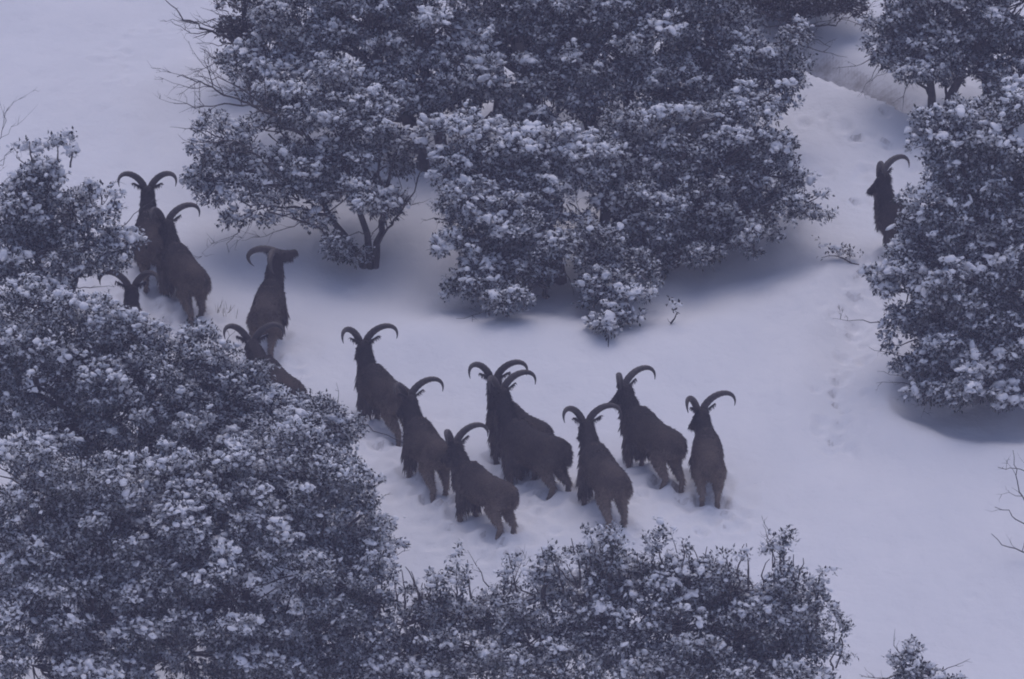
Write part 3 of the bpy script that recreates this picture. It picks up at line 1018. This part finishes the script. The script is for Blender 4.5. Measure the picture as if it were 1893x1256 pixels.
tree('oak_tree', 'big rounded snowy oak on the right, hiding the lone ram behind it', 'tree', GF, (1880, 728),
     [(1880, 728, 1800, 420), (1895, 728, 1860, 400), (1870, 728, 1740, 500)],
     [(1735, 226, 40, 30, 0), (1775, 255, 80, 55, 0), (1762, 308, 42, 40, -.1), (1850, 255, 90, 80, 0), (1755, 385, 70, 70, -.2), (1840, 395, 100, 90, -.1), (1698, 445, 34, 32, 0), (1712, 398, 34, 22, 0), (1800, 215, 70, 36, 0), (1875, 200, 60, 40, .2), (1652, 500, 30, 34, -.2), (1658, 600, 28, 40, -.2), (1680, 540, 55, 55, -.1), (1755, 515, 95, 80, -.4), (1855, 535, 90, 90, -.5), (1705, 625, 70, 55, -.2),
      (1790, 635, 85, 60, -.6), (1880, 650, 70, 60, -.6), (1700, 690, 36, 30, -.4), (1770, 690, 45, 26, -.6), (1720, 705, 50, 36, -.6), (1800, 705, 75, 40, -.9), (1885, 715, 65, 45, -.9), (1930, 400, 80, 120, 0), (1950, 560, 80, 100, 0)],
     snow=.95, r0=.09, dens=.92, blob=1.12)
tree('oak_shrub', 'snowy oak shrub at the left edge, beside the highest ram', 'shrub', GF, (70, 660),
     [(70, 660, 60, 420), (90, 660, 150, 450), (60, 660, 20, 460)],
     [(95, 325, 50, 48, 0), (30, 375, 65, 65, 0), (135, 395, 70, 50, 0), (200, 440, 42, 44, 0), (60, 470, 90, 70, -.2), (165, 490, 60, 45, -.2), (-20, 450, 70, 90, 0), (30, 560, 100, 60, -.3)],
     snow=.9, r0=.05, dens=.9, upright=[(60, 300, 55, 262, 2), (110, 300, 100, 258, 2), (130, 310, 135, 268, 2), (170, 400, 160, 335, 2), (190, 400, 180, 340, 1), (200, 400, 215, 365, 2)])
tree('oak_shrub', 'huge snow-dusted oak shrub on the left, screening two rams', 'shrub', GF, (230, 1040),
     [(230, 1040, 260, 740), (250, 1040, 420, 760), (220, 1040, 100, 720)],
     [(50, 590, 90, 60, 0), (165, 600, 85, 52, 0), (275, 630, 90, 55, 0), (358, 660, 75, 55, 0), (435, 728, 62, 36, 0), (545, 768, 44, 36, 0), (120, 640, 60, 50, .2), (474, 690, 18, 12, 0), (110, 700, 120, 90, -.2), (255, 740, 115, 85, -.2), (400, 760, 115, 80, -.2), (520, 800, 90, 65, -.2), (610, 785, 45, 38, -.1), (650, 780, 26, 22, 0), (100, 820, 120, 80, -.3), (560, 860, 60, 50, -.1), (250, 850, 110, 70, .3), (400, 860, 110, 70, .3), (480, 880, 80, 60, .3), (-30, 720, 90, 100, 0)],
     snow=.9, r0=.08, dens=1.0, leaf_len=.044, blob=.88)
tree('oak_shrub', 'rounded snow-dusted oak shrub in the lower left, its right side bulging over the snow', 'shrub', GF, (500, 1390),
     [(490, 1390, 470, 1050), (520, 1390, 600, 1020), (480, 1390, 380, 1080)],
     [(645, 880, 60, 45, 0), (685, 935, 38, 45, 0), (590, 905, 85, 60, 0), (500, 950, 105, 75, -.1), (655, 1000, 70, 75, 0), (380, 985, 105, 75, -.1), (560, 1060, 105, 85, -.3), (690, 1040, 38, 50, 0), (430, 1110, 115, 90, -.4), (285, 1080, 95, 85, -.2), (300, 960, 90, 80, .3), (300, 865, 80, 52, .3), (430, 845, 80, 52, .3), (555, 828, 60, 45, .3), (370, 900, 80, 50, .1), (250, 1160, 90, 80, .2), (680, 1120, 26, 40, 0), (655, 1185, 42, 46, -.1), (625, 1245, 60, 36, -.3), (560, 1250, 70, 40, -.3), (600, 1165, 85, 80, -.2), (340, 1210, 115, 75, -.5), (490, 1230, 100, 60, -.5)],
     snow=.88, r0=.08, dens=.98, leaf_len=.046, blob=.95)
tree('oak_shrub', 'dark snow-dusted oak shrub in the lower left corner', 'shrub', GF, (90, 1400),
     [(90, 1400, 90, 1050), (110, 1400, 180, 1080)],
     [(50, 900, 105, 80, 0), (180, 900, 85, 65, 0), (70, 1000, 105, 80, -.1), (195, 1000, 80, 70, -.1), (50, 1120, 110, 90, -.3), (180, 1150, 90, 80, -.3), (235, 935, 65, 60, .2), (140, 960, 70, 60, .3), (250, 1010, 60, 60, .2), (20, 1040, 60, 70, .3), (60, 1230, 110, 60, -.4), (190, 1250, 90, 50, -.5)],
     snow=.80, r0=.07, dens=.95, leaf_len=.046, blob=.95)
up_ = []
for i in range(46):
    x = rnd.uniform(1000, 1490)
    y = 1075 - 40 * math.exp(-((x - 1140) / 90) ** 2) - 20 * math.exp(-((x - 1400) / 90) ** 2)
    up_.append((x, y + 35, x + rnd.gauss(0, 14), y - rnd.uniform(5, 60), rnd.choice((0, 0, 1, 2))))
for (x, y, w) in ((1205, 985, 6), (1130, 985, 6), (1115, 1000, 4), (1500, 1070, 3), (1515, 1064, 2), (1440, 1015, 3), (1450, 1022, 3), (1545, 1150, 3), (1560, 1145, 2)):
    up_.append((x - rnd.uniform(-20, 20), y + 90, x, y, w))
tree('oak_shrub', 'twiggy snow-dusted oak shrub at the bottom centre, upright shoots along its top', 'shrub', GF, (1180, 1440),
     [(1170, 1440, 1150, 1180), (1190, 1440, 1320, 1160), (1160, 1440, 1000, 1180)],
     [(1000, 1105, 70, 44, 0), (1105, 1060, 62, 42, 0), (1170, 1085, 80, 46, 0), (1260, 1080, 85, 42, 0), (1355, 1085, 80, 44, 0), (1430, 1070, 44, 30, 0), (1410, 1140, 85, 44, -.1), (1490, 1140, 48, 36, 0), (1480, 1205, 70, 44, 0), (980, 1190, 100, 60, -.2), (1100, 1160, 110, 60, -.2), (1230, 1160, 110, 60, -.2), (1350, 1185, 110, 60, -.2), (1050, 1250, 110, 50, -.4), (1220, 1250, 110, 50, -.4), (1390, 1250, 100, 40, -.4), (1480, 1250, 60, 30, -.3)],
     snow=.7, r0=.05, dens=.78, leaf_len=.046, blob=.95, tuft_r=.17, upright=up_)
up2 = [(rnd.uniform(690, 960), 1130, 0, 0, 0) for i in range(22)]
up2 = [(x, 1135 - (x - 690) * .15, x + rnd.gauss(0, 12), 1100 - (x - 690) * .14 - rnd.uniform(-10, 40), rnd.choice((0, 1, 2))) for (x, *_r) in up2]
tree('oak_shrub', 'low snow-dusted oak shrub between the lower left shrub and the twiggy bottom shrub', 'shrub', GF, (800, 1400),
     [(790, 1400, 760, 1220), (810, 1400, 880, 1190)],
     [(770, 1150, 70, 40, 0), (715, 1200, 60, 44, 0), (850, 1140, 70, 44, 0), (925, 1110, 46, 40, 0), (780, 1215, 90, 50, -.2), (890, 1200, 85, 55, -.2), (820, 1260, 100, 40, -.3), (700, 1260, 70, 36, -.3)],
     snow=.78, r0=.045, dens=1.05, leaf_len=.046, tuft_r=.17, upright=up2)
tree('oak_shrub', 'little snowy oak shrub just entering the lower right of the clearing', 'shrub', GF, (1690, 1310),
     [(1690, 1310, 1690, 1260)], [(1682, 1238, 34, 24, 0), (1740, 1258, 34, 12, 0), (1700, 1270, 50, 26, 0)], snow=.7, r0=.02, dens=.9, tuft_r=.12, twigs=5, upright=[(1690, 1250, 1688, 1205, 3), (1670, 1250, 1664, 1216, 3)])


def bare_shrub(label, base, limbs, r=.016, depth=3, dens=6):
    B = ground_at(*base)
    root = empty('bare_shrub', B)
    tag(root, label, 'shrub', 'leafless shrubs at the edges of the clearing')
    for pts in limbs:
        V, F = [], []
        b0 = B - np.array([0, 0, .1])
        pp = [b0] + [at_depth(x, y, B[1] + o) for (x, y, o) in pts]
        bare_branch(V, F, pp, r, depth, .5, dens, .2, .42)
        mesh_obj('branch', V, F, M_TWIG, root, True, B)
    return root


bare_shrub('leafless shrub with spindly forked twigs at the right edge, below the big right oak', (1985, 1040),
           [[(1930, 980, 0), (1880, 900, 0), (1872, 830, 0)], [(1930, 990, 0), (1880, 960, 0), (1838, 935, 0)], [(1920, 1030, -.1), (1880, 1020, -.1), (1832, 992, -.1)], [(1940, 920, 0), (1900, 870, 0), (1845, 865, 0)], [(1950, 920, 0), (1920, 800, 0)]], .014, 3, 3.2)
bare_shrub('leafless shrub with fine grey twigs at the left edge, above the left shrub', (-70, 520),
           [[(-30, 380, 0), (0, 260, 0), (12, 190, 0)], [(-40, 350, 0), (5, 300, 0), (24, 270, 0)], [(-30, 420, 0), (0, 340, 0), (20, 325, 0)]], .012, 2, 3)

# fallen sprigs lying on the snow
def sprig(label, a, b, rise, n, twigs=2, depth=2):
    A, Bp = ground_at(*a), ground_at(*b)
    root = empty('fallen_twig', A)
    tag(root, label, 'twig')
    V, F = [], []
    A2, B2 = A + np.array([0, 0, .01]), Bp + np.array([0, 0, rise])
    bare_branch(V, F, [A2, (A2 + B2) / 2 + np.array([0, 0, rise]), B2], .012, depth, .5, 7, .25, .4)
    mesh_obj('stem', V, F, M_TWIG, root, True, A)
    t = rng.uniform(.05, 1, n)
    C = A2[None] * (1 - t[:, None]) + B2[None] * t[:, None] + rng.normal(0, .05, (n, 3)) + np.array([0, 0, .05 + rise])
    make_crown(C, norm(rng.normal(0, .6, (n, 3)) + np.array([0, 0, 1.])), root, A, .5, M_LEAF_DARK, .045, 6, 1.0, 'foliage')
    return root


sprig('broken oak sprig lying on the snow left of the big right oak', (1588, 492), (1518, 484), .05, 22)
sprig('tiny oak sprig poking from the snow below the wide central oak', (1240, 600), (1258, 590), .06, 4, 1, 1)


# dry grass poking through the snow below the head-lifting ram
def grass_tuft(label, px, py, n, h):
    G = ground_at(px, py)
    pos = np.stack([G[0] + rng.normal(0, .07, n), G[1] + rng.normal(0, .07, n), np.zeros(n)], 1)
    pos[:, 2] = hgt(pos[:, 0], pos[:, 1]) - .02
    d = norm(rng.normal(0, .28, (n, 3)) + np.array([0, 0, 1.0]))
    v, f = ribbons(pos, d, rng.uniform(.5, 1, n) * h, np.full(n, .003), rng.uniform(.0, .3, n), 3)
    o = mesh_obj('grass_tuft', v, f, M_GRASS, None, False, G)
    o.location = G
    return tag(o, label, 'grass')


grass_tuft('thin dry grass stalks in the snow between the second ram and the head-lifting ram', 412, 580, 30, .2)

# ------------------------------------------------------------------ haze
mh = bpy.data.materials.new('haze')
mh.use_nodes = True
n = mh.node_tree
n.nodes.clear()
out = n.nodes.new('ShaderNodeOutputMaterial')
pv = n.nodes.new('ShaderNodeVolumePrincipled')
pv.inputs['Color'].default_value = (.75, .73, .98, 1)
pv.inputs['Density'].default_value = 0.0012
pv.inputs['Anisotropy'].default_value = 0.2
n.links.new(pv.outputs[0], out.inputs['Volume'])
bx = bmesh.new()
bmesh.ops.create_cube(bx, size=1)
lo = np.array([XS[0] - 2, YS[0] - 2, float(gz.min()) - 1.0]); hi = np.array([XS[-1] + 2, YS[-1] + 2, 24.0])
hvv = np.array([q.co[:] for q in bx.verts]) * (hi - lo) + (hi + lo) / 2
hff = [tuple(q.index for q in f.verts) for f in bx.faces]
bx.free()
hz = mesh_obj('haze', hvv, hff, mh, None, False)
tag(hz, 'thin grey-violet winter haze over the whole slope', None, None, 'stuff')
print('clusters', TREES, 'total', sum(t[1] for t in TREES), 'verts', sum(len(m.vertices) for m in bpy.data.meshes))
